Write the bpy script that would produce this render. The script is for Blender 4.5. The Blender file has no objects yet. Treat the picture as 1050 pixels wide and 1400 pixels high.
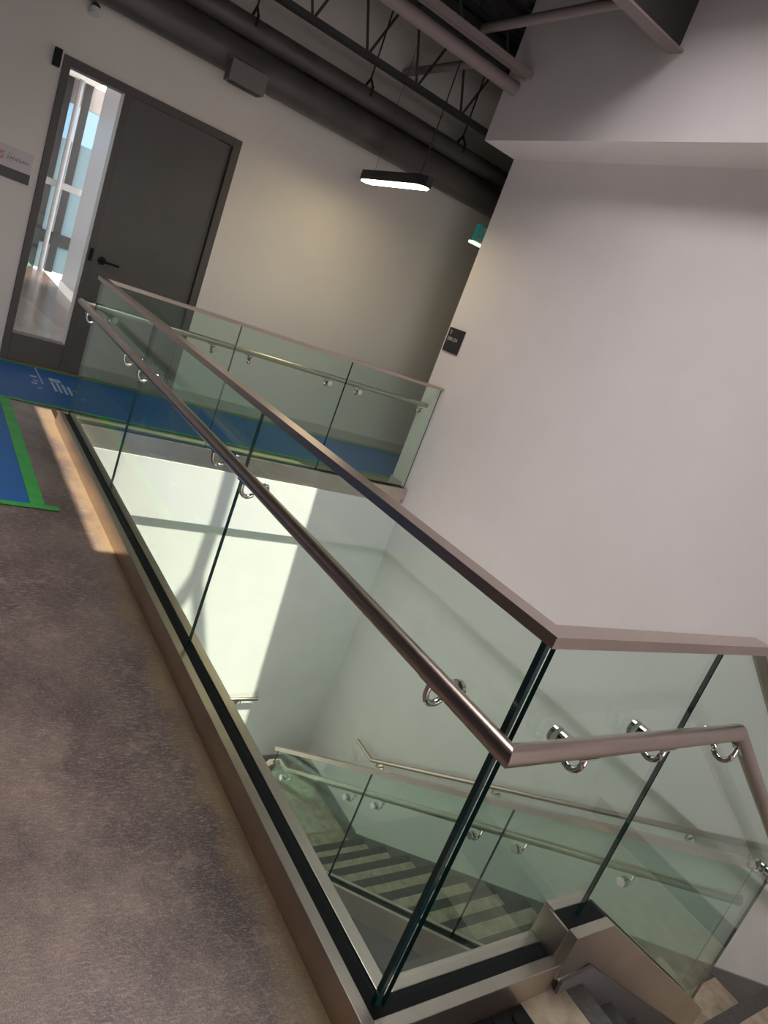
import bpy, bmesh, math, random
from mathutils import Vector, Matrix
random.seed(7)
SC = bpy.context.scene
COL = SC.collection
# ---------------------------------------------------------------- camera, sky, sun, exposure
cam = bpy.data.cameras.new('camera'); co = bpy.data.objects.new('camera', cam); COL.objects.link(co)
cam.sensor_fit = 'VERTICAL'; cam.sensor_height = 36; cam.lens = 36*956.7/1400; cam.clip_start = .02
co.location = (-1.0711, -.7479, 1.4936); co.rotation_euler = (1.2955, -.356, -.5652)
SC.camera = co
W = bpy.data.worlds.new('sky'); SC.world = W; W.use_nodes = True
bg = W.node_tree.nodes['Background']; bg.inputs[0].default_value = (1, .93, .935, 1); bg.inputs[1].default_value = 8
SUND = Vector((.06, .53, -1)).normalized()
sl = bpy.data.lights.new('sun', 'SUN'); sl.energy = 7.5; sl.angle = .007; sl.color = (1, .90, .77)
so = bpy.data.objects.new('sun', sl); COL.objects.link(so)
so.rotation_euler = SUND.to_track_quat('-Z', 'Y').to_euler(); so.location = (0, -3, 9)
def portal(loc, rot, sx, sy):
    l = bpy.data.lights.new('window_portal', 'AREA'); l.shape = 'RECTANGLE'; l.size = sx; l.size_y = sy; l.cycles.is_portal = True
    o = bpy.data.objects.new('window_portal', l); COL.objects.link(o); o.location = loc; o.rotation_euler = rot
portal((.72, 1.085, 5.18), (0, 0, 0), 2.2, 2.87)
portal((-1.2, -3.98, 1.3), (math.radians(90), 0, 0), 2.0, 2.0)
portal((-.5, -1.39, -2.5), (math.radians(90), 0, 0), 3.0, 2.6)
vs = SC.view_settings; vs.view_transform = 'Standard'; vs.look = 'None'; vs.gamma = 1; vs.use_curve_mapping = False; vs.exposure = .18
# ---------------------------------------------------------------- materials
def mat(name, col, rough=.5, metal=0, noise=None, spec=.5, bump=None, emit=None):
    m = bpy.data.materials.new(name); m.use_nodes = True; nt = m.node_tree; b = nt.nodes['Principled BSDF']
    b.inputs['Base Color'].default_value = (*col, 1); b.inputs['Roughness'].default_value = rough; b.inputs['Metallic'].default_value = metal
    b.inputs['Specular IOR Level'].default_value = spec
    tc = nt.nodes.new('ShaderNodeTexCoord')
    if noise:
        sc, col2, lo, hi = noise[:4]; st = noise[4] if len(noise) > 4 else (1, 1, 1)
        mp = nt.nodes.new('ShaderNodeMapping'); mp.inputs['Scale'].default_value = st; nt.links.new(tc.outputs['Object'], mp.inputs[0])
        n = nt.nodes.new('ShaderNodeTexNoise'); n.inputs['Scale'].default_value = sc; n.inputs['Detail'].default_value = 8; n.inputs['Roughness'].default_value = .62
        nt.links.new(mp.outputs[0], n.inputs['Vector'])
        r = nt.nodes.new('ShaderNodeMapRange'); r.inputs[1].default_value = lo; r.inputs[2].default_value = hi; nt.links.new(n.outputs['Fac'], r.inputs[0])
        mx = nt.nodes.new('ShaderNodeMix'); mx.data_type = 'RGBA'; mx.inputs[6].default_value = (*col, 1); mx.inputs[7].default_value = (*col2, 1)
        nt.links.new(r.outputs[0], mx.inputs[0]); nt.links.new(mx.outputs[2], b.inputs['Base Color'])
    if bump:
        n2 = nt.nodes.new('ShaderNodeTexNoise'); n2.inputs['Scale'].default_value = bump[0]; n2.inputs['Detail'].default_value = 5; nt.links.new(tc.outputs['Object'], n2.inputs['Vector'])
        bp = nt.nodes.new('ShaderNodeBump'); bp.inputs['Strength'].default_value = bump[1]; bp.inputs['Distance'].default_value = .01
        nt.links.new(n2.outputs['Fac'], bp.inputs['Height']); nt.links.new(bp.outputs[0], b.inputs['Normal'])
    if emit: b.inputs['Emission Color'].default_value = (*emit[0], 1); b.inputs['Emission Strength'].default_value = emit[1]
    return m
def glassmat(name, tint):
    m = bpy.data.materials.new(name); m.use_nodes = True; nt = m.node_tree; nt.nodes.clear()
    o = nt.nodes.new('ShaderNodeOutputMaterial'); t = nt.nodes.new('ShaderNodeBsdfTransparent'); t.inputs[0].default_value = (*tint, 1)
    g = nt.nodes.new('ShaderNodeBsdfGlossy'); g.inputs['Roughness'].default_value = 0; g.inputs[0].default_value = (.9, 1, .96, 1)
    lw = nt.nodes.new('ShaderNodeLayerWeight'); lw.inputs[0].default_value = .5; x = nt.nodes.new('ShaderNodeMixShader')
    pw = nt.nodes.new('ShaderNodeMath'); pw.operation = 'POWER'; pw.inputs[1].default_value = 5; nt.links.new(lw.outputs['Facing'], pw.inputs[0])
    f = nt.nodes.new('ShaderNodeMath'); f.operation = 'MULTIPLY_ADD'; f.inputs[1].default_value = .96; f.inputs[2].default_value = .04; nt.links.new(pw.outputs[0], f.inputs[0])
    nt.links.new(f.outputs[0], x.inputs[0]); nt.links.new(t.outputs[0], x.inputs[1]); nt.links.new(g.outputs[0], x.inputs[2]); nt.links.new(x.outputs[0], o.inputs[0])
    return m
def floor_mat():
    m = mat('polished_concrete', (.085, .062, .064), .38, noise=(1.3, (.25, .192, .165), .42, .60, (1, .6, 1)), bump=(90, .12))
    nt = m.node_tree; b = nt.nodes['Principled BSDF']; src = b.inputs['Base Color'].links[0].from_socket
    tc = nt.nodes.new('ShaderNodeTexCoord')
    def layer(src, scale, stretch, col, lo, hi, amt):
        mp = nt.nodes.new('ShaderNodeMapping'); mp.inputs['Scale'].default_value = stretch; mp.inputs['Rotation'].default_value = (0, 0, .5)
        n = nt.nodes.new('ShaderNodeTexNoise'); n.inputs['Scale'].default_value = scale; n.inputs['Detail'].default_value = 9; n.inputs['Roughness'].default_value = .7
        r = nt.nodes.new('ShaderNodeMapRange'); r.inputs[1].default_value = lo; r.inputs[2].default_value = hi; r.inputs[4].default_value = amt
        x = nt.nodes.new('ShaderNodeMix'); x.data_type = 'RGBA'; x.inputs[7].default_value = (*col, 1)
        nt.links.new(tc.outputs['Object'], mp.inputs[0]); nt.links.new(mp.outputs[0], n.inputs['Vector']); nt.links.new(n.outputs['Fac'], r.inputs[0])
        nt.links.new(r.outputs[0], x.inputs[0]); nt.links.new(src, x.inputs[6]); return x.outputs[2]
    s = layer(src, 30, (1, 4, 1), (.36, .275, .22), .52, .60, .8)
    s = layer(s, 2.6, (1, .8, 1), (.055, .042, .047), .46, .64, .7)
    s = layer(s, 9, (1, 1, 1), (.33, .25, .20), .55, .68, .7)
    s = layer(s, 14, (14, 1, 1), (.42, .32, .25), .60, .66, .55)
    s = layer(s, 12, (1, 16, 1), (.42, .32, .25), .60, .66, .5)
    s = layer(s, 110, (1, 2.5, 1), (.40, .30, .235), .53, .61, .7)
    s = layer(s, 170, (2.5, 1, 1), (.05, .037, .037), .52, .60, .7)
    # ochre grout dust along the rail base (a stain with its own edge, x from -0.15 to -0.06)
    sp = nt.nodes.new('ShaderNodeSeparateXYZ'); nt.links.new(tc.outputs['Object'], sp.inputs[0])
    nn = nt.nodes.new('ShaderNodeTexNoise'); nn.inputs['Scale'].default_value = 5; nn.inputs['Detail'].default_value = 6; nt.links.new(tc.outputs['Object'], nn.inputs['Vector'])
    ad = nt.nodes.new('ShaderNodeMath'); ad.operation = 'MULTIPLY_ADD'; ad.inputs[1].default_value = .22; nt.links.new(nn.outputs['Fac'], ad.inputs[0]); nt.links.new(sp.outputs[0], ad.inputs[2])
    r = nt.nodes.new('ShaderNodeMapRange'); r.inputs[1].default_value = -.06; r.inputs[2].default_value = .05; r.inputs[4].default_value = .8; nt.links.new(ad.outputs[0], r.inputs[0])
    x = nt.nodes.new('ShaderNodeMix'); x.data_type = 'RGBA'; x.inputs[7].default_value = (.33, .23, .125, 1); nt.links.new(r.outputs[0], x.inputs[0]); nt.links.new(s, x.inputs[6])
    nt.links.new(x.outputs[2], b.inputs['Base Color'])
    return m
M = dict(
 lampwarmedwall=mat('lamp_warmed_white', (.78, .725, .665), .75, noise=(2, (.75, .70, .645), .4, .7), bump=(160, .03)),  # lamp's warm cast on the door wall is put into this colour
 wall=mat('white_paint', (.80, .755, .755), .75, noise=(2, (.77, .725, .725), .4, .7), bump=(160, .03)),
 lower=mat('white_paint_lower', (.80, .79, .765), .75, noise=(3, (.74, .73, .71), .45, .75), bump=(160, .03)),
 floor=floor_mat(),
 tan=mat('tan_concrete', (.42, .35, .26), .7, noise=(14, (.25, .20, .14), .42, .7), bump=(60, .3)),
 steel=mat('brushed_steel', (.55, .465, .41), .30, 1, noise=(3, (.50, .425, .38), .4, .6)),
 bright=mat('polished_steel', (.72, .69, .66), .12, 1),
 clad=mat('brushed_cladding', (.62, .54, .48), .34, 1, noise=(5, (.55, .48, .43), .4, .6)),
 rubber=mat('black_gasket', (.010, .010, .011), .6, spec=.15),
 glass=glassmat('green_glass', (.872, .956, .918)), clear=glassmat('clear_glass', (.97, .99, .99)), skytint=glassmat('sky_tint_glass', (.24, .315, .37)),  # upper lobby panes: the sky's blue and dimming are put into their tint
 edge=mat('glass_edge', (.006, .03, .03), .15),
 strip=mat('nosing_strip', (.065, .062, .058), .75, noise=(60, (.10, .095, .09), .4, .7)),
 stringer=mat('grey_steel_paint', (.105, .098, .097), .5), flange=mat('pale_steel_edge', (.36, .35, .34), .5),
 frame=mat('bronze_frame', (.085, .074, .068), .5), leaf=mat('door_paint', (.10, .091, .084), .5, noise=(4, (.09, .083, .078), .4, .6)),
 black=mat('black_metal', (.008, .008, .008), .5, spec=.2), deck=mat('painted_deck', (.045, .042, .042), .7), duct=mat('painted_duct', (.115, .10, .092), .38, noise=(3, (.09, .08, .075), .4, .6)),
 pipe=mat('painted_pipe', (.27, .22, .215), .5), box=mat('grey_box', (.17, .155, .15), .55), lampbody=mat('lamp_black', (.018, .017, .016), .5),
 lamp=mat('lamp_diffuser', (.9, .85, .7), .5, emit=((1, .84, .52), 24)), blue=mat('blue_paper', (.014, .12, .40), .55, noise=(5, (.02, .13, .36), .4, .65), bump=(7, .25)),
 tape=mat('green_tape', (.035, .33, .055), .5, noise=(9, (.05, .40, .08), .4, .6)), print_=mat('white_print', (.42, .52, .68), .6),
 signw=mat('sign_white', (.62, .57, .57), .5), signb=mat('sign_black', (.014, .014, .016), .4), pink=mat('sign_logo', (.55, .30, .26), .5), ink=mat('sign_ink', (.05, .04, .04), .5),
 text=mat('sign_text', (.55, .54, .54), .5), skirt=mat('grey_skirting', (.20, .19, .187), .6), base=mat('baseboard_paint', (.52, .505, .49), .5),
 wood=mat('dark_wood_floor', (.13, .085, .065), .22, noise=(3, (.19, .13, .10), .4, .6, (8, .6, 1))), tile=mat('grey_tile', (.24, .23, .235), .4), postgrey=mat('post_grey', (.10, .10, .10), .5), cream=mat('cream_ceiling', (.34, .32, .28), .8),
 ground=mat('pale_paving', (.25, .26, .27), .8), dark=mat('dark_ground', (.12, .11, .10), .6, noise=(6, (.16, .15, .14), .4, .7)), green=mat('exit_green', (.01, .12, .10), .4, emit=((.02, .25, .22), .25)),
 white=mat('white_plastic', (.75, .74, .72), .4), lit=mat('exit_lens', (.8, .9, .7), .4, emit=((.85, 1, .7), 1.2)), fork_brown=mat('fork_brown', (.10, .07, .05), .9))
fr = bpy.data.materials.new('frosted_pane'); fr.use_nodes = True; _n = fr.node_tree; _n.nodes.clear()
_o = _n.nodes.new('ShaderNodeOutputMaterial'); _t = _n.nodes.new('ShaderNodeBsdfTranslucent'); _t.inputs[0].default_value = (.26, .31, .325, 1); _n.links.new(_t.outputs[0], _o.inputs[0]); M['frost'] = fr
# ---------------------------------------------------------------- helpers
def mesh(name, v, f, m, parent=None, smooth=False, fm=None, ms=None):
    me = bpy.data.meshes.new(name); me.from_pydata([tuple(a) for a in v], [], f); 
    bm = bmesh.new(); bm.from_mesh(me); bmesh.ops.recalc_face_normals(bm, faces=bm.faces); bm.to_mesh(me); bm.free()
    for x in (ms or [m]): me.materials.append(M[x])
    if fm:
        for p, i in zip(me.polygons, fm): p.material_index = i
    if smooth:
        for p in me.polygons: p.use_smooth = True
        try: me.set_sharp_from_angle(angle=.7)
        except Exception: pass
    o = bpy.data.objects.new(name, me); COL.objects.link(o)
    if parent: o.parent = parent; o.matrix_parent_inverse = Matrix.Translation(-parent.location)
    return o
BF = [(0, 3, 2, 1), (4, 5, 6, 7), (0, 1, 5, 4), (1, 2, 6, 5), (2, 3, 7, 6), (3, 0, 4, 7)]
def boxgeo(bs):
    v, f = [], []
    for x0, x1, y0, y1, z0, z1 in bs:
        b = len(v); v += [(x0, y0, z0), (x1, y0, z0), (x1, y1, z0), (x0, y1, z0), (x0, y0, z1), (x1, y0, z1), (x1, y1, z1), (x0, y1, z1)]
        f += [tuple(b+i for i in q) for q in BF]
    return v, f
def box(name, m, *bs, parent=None, bev=0):
    o = mesh(name, *boxgeo(bs), m, parent)
    if bev:
        md = o.modifiers.new('bevel', 'BEVEL'); md.width = bev; md.segments = 2
    return o
def prism(name, m, poly, axis, a, b, parent=None, ms=None, fm=None):
    # poly in the plane normal to axis: axis 'x' -> (y,z), 'y' -> (x,z), 'z' -> (x,y)
    def P(q, t): return {'x': (t, q[0], q[1]), 'y': (q[0], t, q[1]), 'z': (q[0], q[1], t)}[axis]
    n = len(poly); v = [P(q, a) for q in poly]+[P(q, b) for q in poly]
    f = [tuple(range(n)), tuple(range(2*n-1, n-1, -1))]+[(i, (i+1) % n, n+(i+1) % n, n+i) for i in range(n)]
    return mesh(name, v, f, m, parent, ms=ms, fm=fm)
def sweep(path, prof, ta=None, tb=None):
    # mitred sweep of a profile [(side, up)] along a polyline (up stays close to world z)
    path = [Vector(p) for p in path]; n = len(prof); v, f = [], []
    for i, p in enumerate(path):
        d0 = (path[i]-path[i-1]).normalized() if i else (path[1]-path[0]).normalized()
        d1 = (path[i+1]-path[i]).normalized() if i < len(path)-1 else d0
        t = (d0+d1).normalized()
        if i == 0 and ta: t = (Vector(ta).normalized()+d0).normalized()
        if i == len(path)-1 and tb: t = (Vector(tb).normalized()+d0).normalized()
        ref = Vector((0, 0, 1)) if abs(d0.z) < .9 else Vector((1, 0, 0))
        s0 = d0.cross(ref).normalized(); u0 = s0.cross(d0)
        for a, b in prof:
            q = p+s0*a+u0*b
            v.append(q+d0*((p-q).dot(t)/d0.dot(t)))
    for i in range(len(path)-1):
        for j in range(n): f.append((i*n+j, i*n+(j+1) % n, (i+1)*n+(j+1) % n, (i+1)*n+j))
    f += [tuple(range(n)), tuple(range(len(v)-1, len(v)-n-1, -1))]
    return v, f
def tube(name, m, path, r, parent=None, seg=14, ta=None, tb=None):
    return mesh(name, *sweep(path, [(r*math.cos(2*math.pi*k/seg), r*math.sin(2*math.pi*k/seg)) for k in range(seg)], ta, tb), m, parent, smooth=True)
def bar(name, m, path, w, h, parent=None, ta=None, tb=None):
    return mesh(name, *sweep(path, [(-w/2, -h), (w/2, -h), (w/2, 0), (-w/2, 0)], ta, tb), m, parent)
def disc(name, m, c, axis, r, t, parent=None, seg=20):
    a = Vector(axis).normalized(); c = Vector(c)
    return tube(name, m, [c-a*t/2, c+a*t/2], r, parent, seg)
def text(name, m, s, size, mtx, parent, align='LEFT'):
    cu = bpy.data.curves.new(name, 'FONT'); cu.body = s; cu.size = size; cu.align_x = align; cu.extrude = .0006
    t = bpy.data.objects.new('tmp', cu); COL.objects.link(t); me = bpy.data.meshes.new_from_object(t.evaluated_get(bpy.context.evaluated_depsgraph_get()))
    bpy.data.objects.remove(t); me.transform(mtx); me.materials.clear(); me.materials.append(M[m]); o = bpy.data.objects.new(name, me); COL.objects.link(o)
    o.parent = parent; o.matrix_parent_inverse = Matrix.Translation(-parent.location); return o
def tag(o, label, cat, group=None):
    o['label'] = label; o['category'] = cat
    if group: o['group'] = group
    return o
def thing(name, loc, label=None, cat=None, group=None):
    e = bpy.data.objects.new(name, None); COL.objects.link(e); e.location = loc; e.empty_display_size = .1
    if label: tag(e, label, cat, group)
    return e
def struct(o): o['kind'] = 'structure'; return o
# ---------------------------------------------------------------- dimensions (metres)
L, XR, D, YE, ZB, XB, ZC = 4.346, 3.035, 6.132, 4.59, 3.107, 2.671, 4.2
XL, YL = 3.085, 4.33                      # set-back lower walls
X2, R1, T1, N0 = 1.85, .1695, .255, .71   # flight 1
R2, T2, Y20 = .178, .277, .03             # flight 2
Z1 = -6*R1; Z2 = Z1-12*R2; ZG = Z2-6*R2
S1, S2 = R1/T1, R2/T2
# ---------------------------------------------------------------- room shell
struct(box('floor', 'floor', (-6, .06, -4, 6.132, -.3, 0)))
struct(box('floor_landing', 'tan', (.06, N0-.07, -1.4, .06, -.3, 0)))
struct(box('floor_corridor', 'floor', (.06, 7, YL, D, -.3, 0)))
struct(box('wall_door_side', 'lampwarmedwall', (-6, -.284, D, D+.15, -.3, ZC), (1.237, 7, D, D+.15, -.3, ZC), (-.284, 1.237, D, D+.15, 2.46, ZC)))
struct(box('wall_right', 'wall', (XR, XR+.2, -1.4, YE, -.56, ZB)))
struct(box('trim_1', 'wall', (XB, XR+.2, -1.4, YE, ZB, ZC)))
struct(box('wall_right_lower', 'lower', (XL, XL+.15, -1.4, YL+.15, ZG, -.56)))
struct(box('wall_far_lower', 'lower', (-2.5, XL, YL, YL+.15, ZG, -.56)))
struct(box('trim_2', 'wall', (.06, XR, YL-.05, YL+.17, -.56, -.085)))
struct(box('wall_left_lower', 'lower', (-2.65, -2.5, -1.4, YL+.15, ZG, -.3)))
struct(box('wall_near_lower', 'lower', (-2.5, -2, -1.55, -1.4, ZG, -.3), (1, XL, -1.55, -1.4, ZG, -.3), (-2, 1, -1.55, -1.4, ZG, -3.8), (-2, 1, -1.55, -1.4, -1.2, -.3)))
struct(box('floor_lower', 'dark', (-2.65, XL+.15, -1.55, YL+.15, ZG-.2, ZG)))
struct(box('wall_corridor', 'wall', (XR+.2, 7, YE-.15, YE, 0, ZC)))
struct(box('wall_corridor_end', 'wall', (7, 7.15, YE-.15, D, 0, ZC)))
struct(box('wall_left', 'box', (-6.15, -6, -4, D, 0, ZC)))
struct(box('wall_back', 'wall', (-6, -2.2, -4.15, -4, 0, ZC), (-.2, 1.1, -4.15, -4, 0, ZC), (-2.2, -.2, -4.15, -4, 0, .3), (-2.2, -.2, -4.15, -4, 2.3, ZC)))
struct(box('wall_near', 'wall', (.9, 1.0, -4, -1.4, 0, ZC), (1, XR+.2, -1.55, -1.4, -.3, ZC)))
w = thing('window_1', (-2.3, -4.08, .3)); struct(w)
for x in (-2.17, -1.2, -.23): box('mullion', 'frame', (x-.03, x+.03, -4.11, -4.05, .3, 2.3), parent=w)
for z in (.3, 2.24): box('rail', 'frame', (-2.14, -.26, -4.11, -4.05, z, z+.06), parent=w)
w = thing('added_window_lower', (-.5, -1.47, -3.8)); struct(w)  # unseen opening added to bring daylight into the lower stairwell
for x in (-1.97, -1, 0, .97): box('mullion', 'frame', (x-.03, x+.03, -1.5, -1.44, -3.8, -1.2), parent=w)
struct(box('baseboard_far', 'base', (1.237, 7, D-.012, D, 0, .1)))
struct(box('baseboard_left', 'base', (-6, -.284, D-.012, D, 0, .1)))
struct(box('baseboard_right', 'base', (XR-.012, XR, L+.07, YE+.012, 0, .1), (XR, XR+.2, YE, YE+.012, 0, .1)))
# roof deck: corrugated metal with the skylight opening
def deck(x0, x1, y0, y1):
    v, f = [], []; y = y0; pr = []
    while y < y1:
        for dy, z in ((0, 0), (.05, 0), (.07, .045), (.13, .045), (.15, 0)):
            if y+dy <= y1: pr.append((y+dy, ZC+z))
        y += .15
    pr.append((y1, ZC))
    for q in pr: v += [(x0, *q), (x1, *q)]
    for i in range(len(pr)-1): f.append((2*i, 2*i+1, 2*i+3, 2*i+2))
    return v, f
v, f = [], []
SX0, SX1, SY0, SY1 = -.46, 1.82, -.35, 2.52
for a in ((-6.1, 7.1, -4.1, SY0), (-6.1, 7.1, SY1, D+.1), (-6.1, SX0, SY0, SY1), (SX1, 7.1, SY0, SY1)):
    vv, ff = deck(*a); b = len(v); v += vv; f += [tuple(b+i for i in q) for q in ff]
struct(mesh('ceiling', v, f, 'deck'))
struct(box('ceiling_roofing', 'deck', (-6.2, 7.2, -4.2, SY0, ZC+.06, ZC+.2), (-6.2, 7.2, SY1, D+.2, ZC+.06, ZC+.2), (-6.2, SX0, SY0, SY1, ZC+.06, ZC+.2), (SX1, 7.2, SY0, SY1, ZC+.06, ZC+.2)))
struct(box('skylight_shaft', 'box', (SX0-.06, SX0, SY0, SY1, ZC-.02, 5.2), (SX1, SX1+.06, SY0, SY1, ZC-.02, 5.2), (SX0-.06, SX1+.06, SY0-.06, SY0, ZC-.02, 5.2), (SX0-.06, SX1+.06, SY1, SY1+.06, ZC-.02, 5.2)))  # unseen skylight shaft, made deep and grey to keep light off the bulkhead
# ---------------------------------------------------------------- glass balustrades
GT = .0115
def pane(name, poly, axis, c, parent, glass='glass'):
    n = len(poly); o = prism(name, glass, poly, axis, c-GT/2, c+GT/2, parent, ms=[glass, 'edge'], fm=[0, 0]+[1]*n)
    return o
def bracket(p, out, parent, hz, off=.075, slope=0, along=None):
    # p on the glass plane, out = unit vector from glass to handrail; arm leaves a round disc, dips and rises to the rail
    p = Vector(p); out = Vector(out); a = Vector(along) if along else None
    b = disc('bracket_disc', 'bright', p+out*(GT/2+.008), out, .021, .016, parent); 
    disc('disc_plate', 'bright', p-out*(GT/2+.005), out, .021, .010, b)
    pts = [p+out*.016]
    for t in range(0, 9):
        th = math.pi*t/8
        q = p+out*(.048-.027*math.cos(th)) + Vector((0, 0, -.006-.030*math.sin(th)))
        pts.append(q)
    top = p+out*off; top.z = hz-.018
    if top.z-pts[-1].z > .002: pts.append(top)
    tube('bracket_arm', 'bright', pts, .0076, b, 10)
    sd = a or Vector((-out.y, out.x, 0)); sd = sd.normalized()
    c = Vector((top.x, top.y, hz-.022)); bar('saddle', 'bright', [c-sd*.03, c+sd*.03], .02, .004, b)
HZ, CZ = .864, 1.07
def shoe(parent, kind, c, out, inn, gas, z=.097, zb=0, zbi=-.1):
    # level base: two clad bars with a black slot between; kind 'y' runs along y at x=c, 'x' along x at y=c
    def B(n, m, r, lo, hi, z0, z1, bev=0):
        box(n, m, (c+lo, c+hi, r[0], r[1], z0, z1) if kind == 'y' else (r[0], r[1], c+lo, c+hi, z0, z1), parent=parent, bev=bev)
    B('base_shoe', 'clad', out, -.06, -.027, zb, z, .002); B('inner_shoe', 'clad', inn, .016, .052, zbi, z, .002); B('gasket', 'rubber', gas, -.027, .016, .001, z-.006)
# long side balustrade (x = 0)
g = thing('glass_balustrade', (0, 2.17, 0), 'long level glass balustrade along the brown concrete floor with round handrail', 'balustrade')
for a, b in ((.002, 1.4585), (1.4615, 2.9565), (2.9595, L-.008)): pane('glass_panel', [(a, .03), (b, .03), (b, CZ-.012), (a, CZ-.012)], 'x', 0, g)
box('refracted_edge', 'edge', (-GT/2-.0004, GT/2+.0004, .0015, .016, .08, CZ-.024), parent=g)  # dark band stands in for the pane end seen refracted through the glass
bar('cap_rail', 'steel', [(0, 0, CZ), (0, L, CZ)], .048, .025, g, (-1, 0, 0), (1, 0, 0))
tube('handrail', 'steel', [(-.075, -.075, HZ-.014), (-.075, L+.075, HZ)], .0215, g, 20, (-1, 0, 0), (1, 0, 0))
for y in (.17, 1.29, 1.59, 2.75, 3.07, 4.17): bracket((0, y, .818), (-1, 0, 0), g, HZ-.008)
shoe(g, 'y', 0, (-.06, L+.06), (.016, L-.064), (-.027, L+.038)); box('end_cap', 'clad', (-.027, .062, L+.038, L+.06, 0, .097), parent=g, bev=.002)
# far balustrade (y = L): rail on the corridor side
g = thing('glass_balustrade', (1.5, L, 0), 'level glass balustrade in front of the corridor ending at the white wall', 'balustrade')
for a, b in ((.014, 1.011), (1.017, 2.028), (2.034, XR-.012)): pane('glass_panel', [(a, .03), (b, .03), (b, CZ-.012), (a, CZ-.012)], 'y', L, g)
bar('cap_rail', 'steel', [(0, L, CZ), (XR-.003, L, CZ)], .048, .025, g, (0, 1, 0))
tube('handrail', 'steel', [(-.075, L+.075, HZ), (XR-.05, L+.075, HZ)], .0215, g, 20, (0, 1, 0))
for x in (.137, .863, 1.169, 1.879, 2.188, 2.892): bracket((x, L, .82), (0, 1, 0), g, HZ)
box('base_shoe', 'clad', (.062, XR-.002, L-.064, L-.038, -.03, .07), parent=g, bev=.002); box('lower_trim', 'clad', (.062, XR-.03, L-.055, L-.04, -.084, -.03), parent=g)
box('inner_shoe', 'clad', (.062, XR-.002, L+.038, L+.06, 0, .07), parent=g); box('gasket', 'rubber', (.062, XR-.002, L-.038, L+.038, .001, .055), parent=g)
# near balustrade and first flight (y = 0)
def zc1(x): return CZ-max(0, x-.83)*S1
def zh1(x): return HZ-.014-max(0, x-.775)*S1
def zs1(x): return .195-max(0, x-.737)*.672
XE = 1.955
g = thing('glass_balustrade', (.4, 0, 0), 'glass balustrade that bends from level to follow the short upper stair flight', 'balustrade')
pane('glass_panel', [(.016, .03), (.645, .03), (.645, CZ-.012), (.016, CZ-.012)], 'y', 0, g)
pane('glass_panel', [(.651, .03), (.737, .03), (XE, zs1(XE)-.03), (XE, zc1(XE)-.012), (.83, CZ-.012), (.651, CZ-.012)], 'y', 0, g)
bar('cap_rail', 'steel', [(0, 0, CZ), (.83, 0, CZ), (2.3, 0, zc1(2.3))], .048, .025, g, (0, -1, 0))
tube('handrail', 'steel', [(-.075, -.075, HZ-.014), (.775, -.075, HZ-.014), (2.3, -.075, zh1(2.3))], .0215, g, 20, (0, -1, 0))
for x in (.17, .46): bracket((x, 0, .815), (0, -1, 0), g, HZ-.014)
for x in (.82, 1.86): bracket((x, 0, zh1(x)-.04), (0, -1, 0), g, zh1(x), along=(1, 0, -S1 if x > .8 else 0))
shoe(g, 'x', 0, (-.027, .575), (.052, .575), (.016, .575))
box('end_plate', 'clad', (.568, .576, -.035, .035, .09, .19), parent=g)
for s0, s1, nm in ((-.064, -.034, 'base_shoe'), (.026, .058, 'inner_shoe')):
    prism(nm, 'clad', [(.575, .05), (.575, .195), (.737, .195), (1.90, zs1(1.90)), (1.90, zs1(1.90)-.16), (.80, -.01), (.70, .05)], 'y', s0, s1, g)
prism('gasket', 'rubber', [(.575, .05), (.577, .189), (.737, .189), (1.90, zs1(1.90)-.006), (1.90, zs1(1.90)-.1), (.737, .05)], 'y', -.034, .026, g)
# second flight balustrade (x = X2), handrail on the stair side
def zn2(y): return Z1-(y-Y20)*S2
def zs2(y): return zn2(y)+.20
def zc2(y): return zs2(y)+.92
YA, YB = .03, 3.15
g = thing('glass_balustrade', (X2, 1.6, Z2), 'sloping glass balustrade beside the long lower flight with handrail against the stair', 'balustrade')
for a, b in ((YA, 1.05), (1.056, 2.095), (2.101, YB)): pane('glass_panel', [(a, zs2(a)-.05), (b, zs2(b)-.05), (b, zc2(b)-.012), (a, zc2(a)-.012)], 'x', X2, g)
bar('cap_rail', 'steel', [(X2, YA, zc2(YA)), (X2, YB+.03, zc2(YB+.03))], .048, .03, g)
def zh2(y): return zn2(y)+.90
tube('handrail', 'steel', [(X2+.075, YA, zh2(YA)), (X2+.075, 3.06, zh2(3.06)), (X2+.075, 3.18, zh2(3.06)-.01), (X2-.0, 3.20, zh2(3.06)-.03), (X2-.06, 3.2, zh2(3.06)-.10)], .0215, g, 18)
for y in (.42, .95, 1.22, 1.97, 2.24, 2.98): bracket((X2, y, zh2(y)-.045), (1, 0, 0), g, zh2(y), along=(0, 1, -S2))
for s0, s1, nm in ((-.064, -.036, 'base_shoe'), (.036, .064, 'inner_shoe')):
    prism(nm, 'clad', [(YA+.04, zs2(YA+.04)), (YB, zs2(YB)), (YB, zs2(YB)-.165), (YA+.04, zs2(YA+.04)-.165)], 'x', X2+s0, X2+s1, g)
prism('gasket', 'rubber', [(YA+.04, zs2(YA+.04)-.012), (YB, zs2(YB)-.012), (YB, zs2(YB)-.1), (YA+.04, zs2(YA+.04)-.1)], 'x', X2-.036, X2+.036, g)
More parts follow.
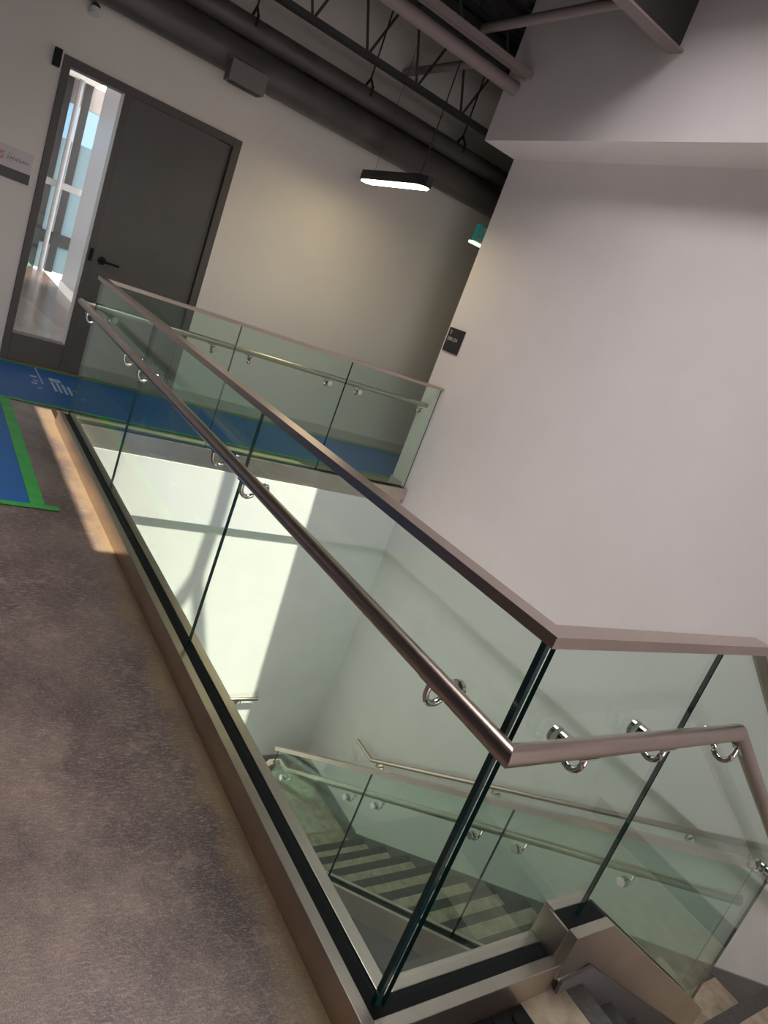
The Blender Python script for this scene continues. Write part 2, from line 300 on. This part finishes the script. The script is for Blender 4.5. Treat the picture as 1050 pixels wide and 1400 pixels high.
# third flight balustrade (y = 3.12) going down to the left
Y3, X30, S3 = 3.12, 1.80, S2
def zn3(x): return Z2-(X30-x)*S3
g = thing('glass_balustrade', (1.2, Y3, ZG), 'lowest glass balustrade descending from the far stair landing', 'balustrade')
def zc3(x): return zn3(x)+1.13
XF = .25
for a, b in ((XF, 1.0), (1.006, 1.79)): pane('glass_panel', [(a, zn3(a)+.15), (b, zn3(b)+.15), (b, zc3(b)-.012), (a, zc3(a)-.012)], 'y', Y3, g)
bar('cap_rail', 'steel', [(XF, Y3, zc3(XF)), (1.81, Y3, zc3(1.81))], .048, .03, g)
tube('handrail', 'steel', [(XF, Y3+.075, zn3(XF)+.9), (1.79, Y3+.075, zn3(1.79)+.9)], .0215, g, 16)
for x in (.5, 1.2, 1.65): bracket((x, Y3, zn3(x)+.855), (0, 1, 0), g, zn3(x)+.9, along=(1, 0, S3))
for s0, s1, nm in ((-.064, -.036, 'base_shoe'), (.036, .064, 'inner_shoe')):
    prism(nm, 'clad', [(XF, zn3(XF)+.2), (1.78, zn3(1.78)+.2), (1.78, zn3(1.78)+.035), (XF, zn3(XF)+.035)], 'y', Y3+s0, Y3+s1, g)
# ---------------------------------------------------------------- stair flights
def flight(label, loc, nosings, lo, hi, axis, dirn, r, t):
    # nosings: list of (pos, z) of tread fronts; each tread reaches back by t; a dark strip caps each front edge
    g = thing('stair_flight', loc, label, 'stairs')
    def B(name, m, a0, a1, z0, z1, i0=0, i1=0):
        a0, a1 = min(a0, a1), max(a0, a1)
        return box(name, m, (a0, a1, lo+i0, hi-i1, z0, z1) if axis == 'x' else (lo+i0, hi-i1, a0, a1, z0, z1), parent=g)
    for k, (p, z) in enumerate(nosings):
        if k: B('tread', 'tan', p-dirn*(t+.02), p-dirn*.07, z-.05, z)
        B('nosing_strip', 'strip', p-dirn*.07, p, z-.05, z+.002)
        B('riser', 'stringer', p-dirn*.03, p-dirn*.045, z-r, z-.05)
    return g
g = flight('short upper stair flight of tan treads going down from the mat', (1.3, -.7, Z1), [(N0+k*T1, -k*R1) for k in range(6)], -1.3, -.075, 'x', 1, R1, T1)
prism('stringer', 'stringer', [(.60, .045), (.72, .06), (1.99, zs1(1.99)-.13), (1.99, Z1-.12), (.60, -.28)], 'y', -.075, -.066, g)
prism('stringer', 'stringer', [(.60, .06), (.72, .06), (1.99, zs1(1.99)-.13), (1.99, Z1-.12), (.60, -.28)], 'y', -1.31, -1.30, g)
g = flight('long lower stair flight of tan treads with dark strips along the white wall', (2.45, 1.6, Z2), [(Y20+k*T2, Z1-k*R2) for k in range(12)], X2+.07, XL-.018, 'y', 1, R2, T2)
a, b = Y20+.02, 3.08
prism('stringer', 'stringer', [(a, zs2(a)-.16), (b, zs2(b)-.16), (b, zs2(b)-.46), (a, zs2(a)-.46)], 'x', X2-.03, X2+.07, g)
prism('flange', 'flange', [(a, zs2(a)-.46), (b, zs2(b)-.46), (b, zs2(b)-.482), (a, zs2(a)-.482)], 'x', X2-.075, X2+.07, g)
prism('soffit', 'stringer', [(a, zs2(a)-.43), (b, zs2(b)-.43), (b, zs2(b)-.445), (a, zs2(a)-.445)], 'x', X2+.07, XL-.018, g)
a0, b0 = Y20-.05, 3.20
prism('skirt_board', 'skirt', [(-.1, zn2(-.1)+.015), (3.20, zn2(3.2)+.015), (3.20, Z2), (3.1, Z2-.15), (-.1, zn2(-.1)-.5)], 'x', XL-.016, XL-.001, g)
g = flight('lowest stair flight going down along the sunlit far wall', (1.2, 3.7, ZG), [(X30-.05-k*T2, Z2-k*R2) for k in range(6)], Y3+.07, YL-.018, 'x', -1, R2, T2)
prism('stringer', 'stringer', [(XF, zn3(XF)+.04), (1.78, zn3(1.78)+.04), (1.78, zn3(1.78)-.26), (XF, max(ZG, zn3(XF)-.26))], 'y', Y3-.03, Y3+.07, g)
struct(box('floor_stair_landing', 'tan', (1.985-T1*0+.0, XL-.018, -1.3, Y20-.07, Z1-.2, Z1)))
struct(box('floor_far_landing', 'tan', (X30-.05, XL-.018, 3.06, YL-.018, Z2-.2, Z2)))
struct(box('baseboard_landing', 'skirt', (XL-.016, XL, 3.2, YL, Z2, Z2+.13), (X30-.05, XL-.016, YL-.016, YL, Z2, Z2+.13)))
struct(box('baseboard_stair', 'skirt', (XL-.016, XL, -1.3, -.1, Z1, Z1+.13)))
# wall handrails
def wall_rail(label, path, brs, wall_out, off):
    g = thing('wall_handrail', path[1], label, 'handrail')
    tube('handrail', 'steel', path, .019, g, 16); o = Vector(wall_out)
    for p in brs:
        p = Vector(p); b = disc('wall_plate', 'bright', p-o*(off-.006)+Vector((0, 0, -.07)), o, .03, .01, g)
        tube('bracket_arm', 'bright', [p-o*(off-.01)+Vector((0, 0, -.07)), p-o*.02+Vector((0, 0, -.07)), p+Vector((0, 0, -.05)), p+Vector((0, 0, -.018))], .007, b, 10)
xr = XL-.075; zl = -2.265
wall_rail('pale steel handrail on the white wall above the long lower flight', [(xr, 3.58, zl), (xr, 3.30, zl), (xr, .1, zl+3.2*S2), (xr, -.3, zl+3.2*S2)], [(xr, 3.22, zl+.05), (xr, 2.0, zl+1.3*S2), (xr, .7, zl+2.6*S2)], (-1, 0, 0), .075)
yr = YL-.075
wall_rail('short steel handrail on the sunlit lower wall', [(2.22, yr, zl), (1.93, yr, zl), (.4, yr, zl-1.53*S2)], [(2.05, yr, zl), (1.0, yr, zl-.93*S2)], (0, -1, 0), .075)
# ---------------------------------------------------------------- door with sidelight
d = thing('door_1', (.48, D, 0)); struct(d)
F0, F1 = D-.02, D+.13
box('frame', 'frame', (-.284, -.225, F0, F1, 0, 2.46), (1.165, 1.237, F0, F1, 0, 2.46), (.196, .258, F0, F1, 0, 2.40), (-.225, 1.165, F0, F1, 2.392, 2.46), (-.225, .196, F0, F1, 0, .235), parent=d, bev=.003)
lf = box('door_leaf', 'leaf', (.264, 1.160, D+.02, D+.065, .008, 2.385), parent=d)
box('lock_plate', 'black', (.212, .246, F0-.012, F0, 1.02, 1.13), parent=d, bev=.004)
tube('door_lever', 'black', [(.335, D+.02, 1.05), (.335, D-.05, 1.05), (.36, D-.058, 1.05), (.47, D-.058, 1.05)], .011, lf, 12)
disc('lever_rose', 'black', (.335, D+.012, 1.05), (0, 1, 0), .034, .016, lf)
box('sidelight_pane', 'clear', (-.225, .196, D+.05, D+.056, .235, 2.392), parent=d)
box('threshold', 'frame', (.258, 1.165, D-.02, D+.12, 0, .007), parent=d)
# ---------------------------------------------------------------- the lobby behind the sidelight
struct(box('floor_lobby', 'wood', (-6, 1.08, D+.15, 14.5, -.2, 0)))
struct(box('ceiling_lobby', 'cream', (-6, 1.25, D+.15, 14.6, 3.35, 3.5)))
struct(box('wall_lobby_right', 'tile', (1.08, 1.25, D+.15, 12.4, 0, 3.35)))
struct(box('baseboard_lobby', 'base', (1.06, 1.08, D+.15, 12.4, 0, .14)))
struct(box('ground_outside', 'ground', (-40, 40, 14.6, 60, -.4, -.2), (-40, 40, -40, -4.3, -5.2, -5.0)))
s = thing('window_2', (0, 14.5, 0)); struct(s)
for x in (-5, -2.4, .84, 1.16): box('mullion', 'black', (x-.065, x+.065, 14.45, 14.55, 0, 3.35), parent=s)
tube('steel_post', 'postgrey', [(1.0, 14.3, 0), (1.0, 14.3, 3.35)], .045, s, 12)
box('head_panel', 'duct', (-6, 2, 14.46, 14.54, 2.95, 3.35), parent=s)
box('bottom_rail', 'black', (-6, 2.4, 14.46, 14.54, .50, .72), parent=s); box('mid_rail', 'postgrey', (-6, 2.4, 14.44, 14.5, 1.50, 1.62), parent=s)
for a, b in ((-4.9, -2.5), (-2.3, .77), (.91, 1.09), (1.23, 2.4)):
    box('pane', 'frost', (a, b, 14.495, 14.5, .72, 2.35), parent=s); box('pane', 'frost', (a, b, 14.495, 14.5, .02, .50), parent=s); box('pane', 'skytint', (a, b, 14.495, 14.5, 2.35, 2.95), parent=s)
pl = thing('door_pull', (1.7, 14.3, 1.1), 'black bar door pull seen through the sidelight', 'handle')
tube('grip', 'black', [(1.62, 14.35, .75), (1.62, 14.35, 1.5)], .025, pl, 10)
for z in (.85, 1.4): tube('standoff', 'black', [(1.62, 14.35, z), (1.62, 14.5, z)], .015, pl, 8)
# ---------------------------------------------------------------- signs and wall fittings
t = thing('wall_sign', (-.5, D-.008, 1.43), 'white tenant name sign with a black strip left of the glazed sidelight', 'sign')
box('name_plate', 'signw', (-.70, -.34, D-.012, D, 1.507, 1.665), parent=t); box('black_strip', 'signb', (-.70, -.34, D-.014, D, 1.428, 1.507), parent=t)
RW = Matrix.Rotation(math.pi/2, 4, 'X')
text('lettering', 'ink', 'ZADEGAN', .034, Matrix.Translation((-.528, D-.0135, 1.572)) @ RW, t)
text('lettering', 'ink', 'THE', .014, Matrix.Translation((-.522, D-.0135, 1.607)) @ RW, t); text('lettering', 'pink', 'GROUP', .014, Matrix.Translation((-.525, D-.0135, 1.552)) @ RW, t)
lg = box('logo', 'pink', (-.60, -.545, D-.0135, D-.011, 1.552, 1.615), parent=t)
for k in range(3): bar('logo_stroke', 'signw', [(-.595+.014*k, D-.014, 1.562+.006*k), (-.575+.014*k, D-.014, 1.590+.006*k)], .004, .004, lg)
box('pictogram', 'text', (-.60, -.565, D-.0155, D-.013, 1.45, 1.485), parent=t)
t = thing('wall_sign', (XR-.006, 4.45, 1.39), 'small black room number sign on the white wall beside the corridor', 'sign')
box('plate', 'signb', (XR-.012, XR, 4.332, 4.562, 1.386, 1.606), parent=t, bev=.002)
RS = Matrix.Rotation(-math.pi/2, 4, 'Z') @ RW
text('lettering', 'text', '200-224', .046, Matrix.Translation((XR-.0125, 4.545, 1.49)) @ RS, t); text('lettering', 'text', '2', .05, Matrix.Translation((XR-.0125, 4.535, 1.548)) @ RS, t)
t = thing('exit_sign', (3.66, 5.38, 2.47), 'small green lit exit sign partly hidden by the white wall edge', 'sign')
box('housing', 'green', (3.53, 3.83, 5.36, 5.42, 2.49, 2.66), parent=t); box('lit_lens', 'lit', (3.51, 3.85, 5.35, 5.43, 2.465, 2.49), parent=t)
for a in ((3.57, 3.62, 2.595, 2.65), (3.555, 3.58, 2.50, 2.585), (3.60, 3.64, 2.50, 2.54), (3.70, 3.79, 2.55, 2.58)): box('pictogram', 'white', (a[0], a[1], 5.354, 5.36, a[2], a[3]), parent=t)
tube('stem', 'black', [(3.68, 5.39, 2.66), (3.68, 5.39, ZC)], .01, t, 8)
tag(box('card_reader', 'black', (-.358, -.303, D-.05, D, 2.345, 2.475), bev=.006), 'dark small box fixed at the top left corner of the door frame', 'reader')
t = thing('emergency_light', (1.05, 5.66, 2.75), 'grey brown rectangular box hung against the round duct above the door', 'light')
box('housing', 'box', (.80, 1.115, 5.57, 5.70, 2.765, 2.925), parent=t, bev=.004); box('under_lens', 'lampbody', (.83, 1.09, 5.585, 5.68, 2.758, 2.765), parent=t); box('back_plate', 'box', (.79, 1.125, 5.66, 5.718, 2.925, 2.945), parent=t)
t = thing('wall_camera', (-.154, D-.05, 2.82), 'small white ringed sensor high on the wall above the door', 'sensor')
tube('body', 'black', [(-.154, D, 2.86), (-.154, D-.06, 2.86), (-.154, D-.10, 2.85)], .03, t, 14); tube('ring', 'white', [(-.154, D-.075, 2.845), (-.154, D-.085, 2.80)], .04, t, 16); tube('stem', 'white', [(-.154, D-.04, 2.87), (-.154, D-.04, 2.93)], .012, t, 8)
# ---------------------------------------------------------------- ceiling services
tag(tube('ventilation_duct', 'duct', [(-6, 5.85, 3.0), (7, 5.85, 3.0)], .145, None, 32), 'thick round grey duct running above the door wall', 'duct')
t = thing('hung_pipe', (1, 5.85, 3.246), 'dark pipe on clevis hangers just above the round duct', 'pipe')
tube('pipe', 'duct', [(-6, 5.85, 3.246), (7, 5.85, 3.246)], .09, t, 24)
for x in (-.4, .957, 2.121, 3.288, 4.5):
    h = tube('hanger_rod', 'lampbody', [(x, 5.85, 3.40), (x, 5.85, ZC)], .008, t, 8)
    tube('clevis', 'lampbody', [(x, 5.75, 3.25), (x, 5.76, 3.33), (x, 5.85, 3.41), (x, 5.94, 3.33), (x, 5.95, 3.25)], .012, h, 8)
def joist(y, zb, x0, x1, label):
    t = thing('roof_joist', ((x0+x1)/2, y, zb), label, 'joist', 'open web roof joists')
    box('bottom_chord', 'deck', (x0, x1, y-.045, y-.006, zb, zb+.045), (x0, x1, y+.006, y+.045, zb, zb+.045), parent=t); box('top_chord', 'deck', (x0, x1, y-.05, y+.05, ZC-.07, ZC-.01), parent=t)
    n = int((x1-x0)/.55)
    for k in range(n):
        xa = x0+.05+k*.55; tube('web_bar', 'deck', [(xa, y, zb+.02), (xa+.275, y, ZC-.05)], .012, t, 8); tube('web_bar', 'deck', [(xa+.275, y, ZC-.05), (xa+.55, y, zb+.02)], .012, t, 8)
joist(5.5, 3.425, -5.9, 6.9, 'open web steel joist hanging in front of the upper door wall')
joist(4.95, 3.72, -5.9, 6.9, 'open web steel joist between the corridor pipe and the round pipe')
tag(tube('round_pipe', 'pipe', [(-5.9, 4.43, 3.505), (XB, 4.43, 3.505)], .052, None, 20), 'mauve painted round pipe running into the white bulkhead', 'pipe')
t = thing('strut_channel', (0, 4.31, 3.57), 'narrow grooved steel channel beside the mauve round pipe', 'channel')
box('channel', 'pipe', (-5.9, XB, 4.272, 4.285, 3.565, 3.62), (-5.9, XB, 4.335, 4.348, 3.565, 3.62), (-5.9, XB, 4.285, 4.335, 3.6, 3.62), parent=t); tube('conduit', 'pipe', [(-5.9, 4.36, 3.60), (XB, 4.36, 3.60)], .011, t, 10)
tag(tube('sprinkler_pipe', 'pipe', [(2.24, 2.99, 3.75), (2.24, 4.5, 3.75)], .036, None, 16), 'straight pipe joining the steel beam above the mauve pipes', 'pipe')
tag(tube('sprinkler_pipe', 'pipe', [(2.58, 4.95, 3.70), (2.58, D, 3.70)], .036, None, 16), 'dim pipe crossing over the corridor near the bulkhead corner', 'pipe')
t = thing('steel_beam', (0, 2.93, 3.65), 'wide steel beam with dark web running into the white bulkhead', 'beam')
box('bottom_flange', 'pipe', (-5.9, XB, 2.875, 2.985, 3.65, 3.665), parent=t); box('web', 'deck', (-5.9, XB, 2.92, 2.94, 3.665, ZC-.03), parent=t); box('top_flange', 'deck', (-5.9, XB, 2.875, 2.985, ZC-.03, ZC-.01), parent=t)
# pendant lamp
t = thing('pendant_lamp', (2.2, 5.0, 2.53), 'black slim pendant lamp with a glowing warm underside above the corridor', 'lamp')
pf = [(2.2-.07, 4.50), (2.2-.03, 4.43), (2.2+.03, 4.43), (2.2+.07, 4.50), (2.2+.07, 5.46), (2.2+.03, 5.53), (2.2-.03, 5.53), (2.2-.07, 5.46)]
prism('body', 'lampbody', pf, 'z', 2.535, 2.615, t)
prism('diffuser', 'lamp', [(2.2+(x-2.2)*.82, 4.98+(y-4.98)*.965) for x, y in pf], 'z', 2.529, 2.537, t)
for y, r in ((4.6, .005), (5.36, .0018)): tube('cord', 'lampbody', [(2.2, y, 2.61), (2.2, y, ZC)], r, t, 8)
# ---------------------------------------------------------------- floor coverings
def sheet(name, m, x0, x1, y0, y1, z, label, cat, parent=None):
    o = box(name, m, (x0, x1, y0, y1, z-.0015, z+.0015), parent=parent)
    if label: tag(o, label, cat)
    return o
pa = thing('protective_paper', (-2, 3.8, 0), 'bright blue floor paper taped in green on the brown floor', 'floor paper')
sheet('paper', 'blue', -5.5, -.37, 2.86, 4.79, .0025, None, None, pa)
box('tape', 'tape', (-.385, -.315, 2.84, 4.79, .0042, .0058), parent=pa); box('tape', 'tape', (-5.5, -.25, 2.82, 2.87, .0046, .0064), parent=pa)
tr = Matrix.Translation((-.50, 3.0, .0046)) @ Matrix.Rotation(math.pi/2, 4, 'Z')
for k in range(3): box('print_line', 'print_', (-.56, -.545, 2.95+.55*k, 3.02+.55*k, .0042, .0046), parent=pa)
pb = thing('protective_paper', (1, 5.4, 0), 'long blue floor paper laid along the corridor past the glazed door', 'floor paper')
sheet('paper', 'blue', -5.5, 6.8, 4.81, 6.0, .003, None, None, pb)
box('tape', 'tape', (-5.5, 6.8, 4.795, 4.83, .005, .0066), parent=pb); box('tape', 'tape', (-5.5, 6.8, 5.985, 6.02, .005, .0066), parent=pb)
for k, (x, y, w, h) in enumerate([(-.02, 5.45, .012, .55), (.06, 5.62, .09, .1), (.06, 5.3, .02, .3), (.1, 5.3, .02, .3), (.14, 5.28, .02, .3), (.18, 5.26, .02, .28), (.22, 5.4, .03, .07), (-.09, 5.62, .05, .05), (-.08, 5.5, .04, .03), (-.1, 5.4, .04, .05), (-.07, 5.28, .03, .03), (.25, 5.2, .03, .06)]):
    box('print_line', 'print_', (x, x+w, y, y+h, .0047, .0052), parent=pb)
mt = thing('rubber_mat', (.2, -.3, 0), 'black rubber mat with round studs at the head of the stairs', 'mat')
box('mat_sheet', 'rubber', (-.15, .46, -.7, -.066, 0, .012), parent=mt, bev=.003)
for i in range(9):
    for j in range(9): disc('stud', 'rubber', (-.11+i*.066, -.10-j*.066, .015), (0, 0, 1), .018, .012, mt, 10)
# ---------------------------------------------------------------- unseen fork added over the skylight to shade the far lower wall
def up(x, z, h=6.2):
    k = (h-z)/-SUND.z; return Vector((x, YL, z))-SUND*k
t = thing('shadow_fork', up(1.0, -1), 'unseen fork added above the roof opening to cast a shadow', 'shadow caster')
for pts, r in (([(1.25, .2), (1.28, -.6), (1.27, -1.05)], .06), ([(1.27, -1.05), (1.12, -1.5), (1.0, -2.2)], .055), ([(1.27, -1.05), (1.42, -1.5), (1.62, -2.1), (1.68, -2.6)], .055)):
    tube('fork_arm', 'fork_brown', [up(*q) for q in pts], r, t, 8)
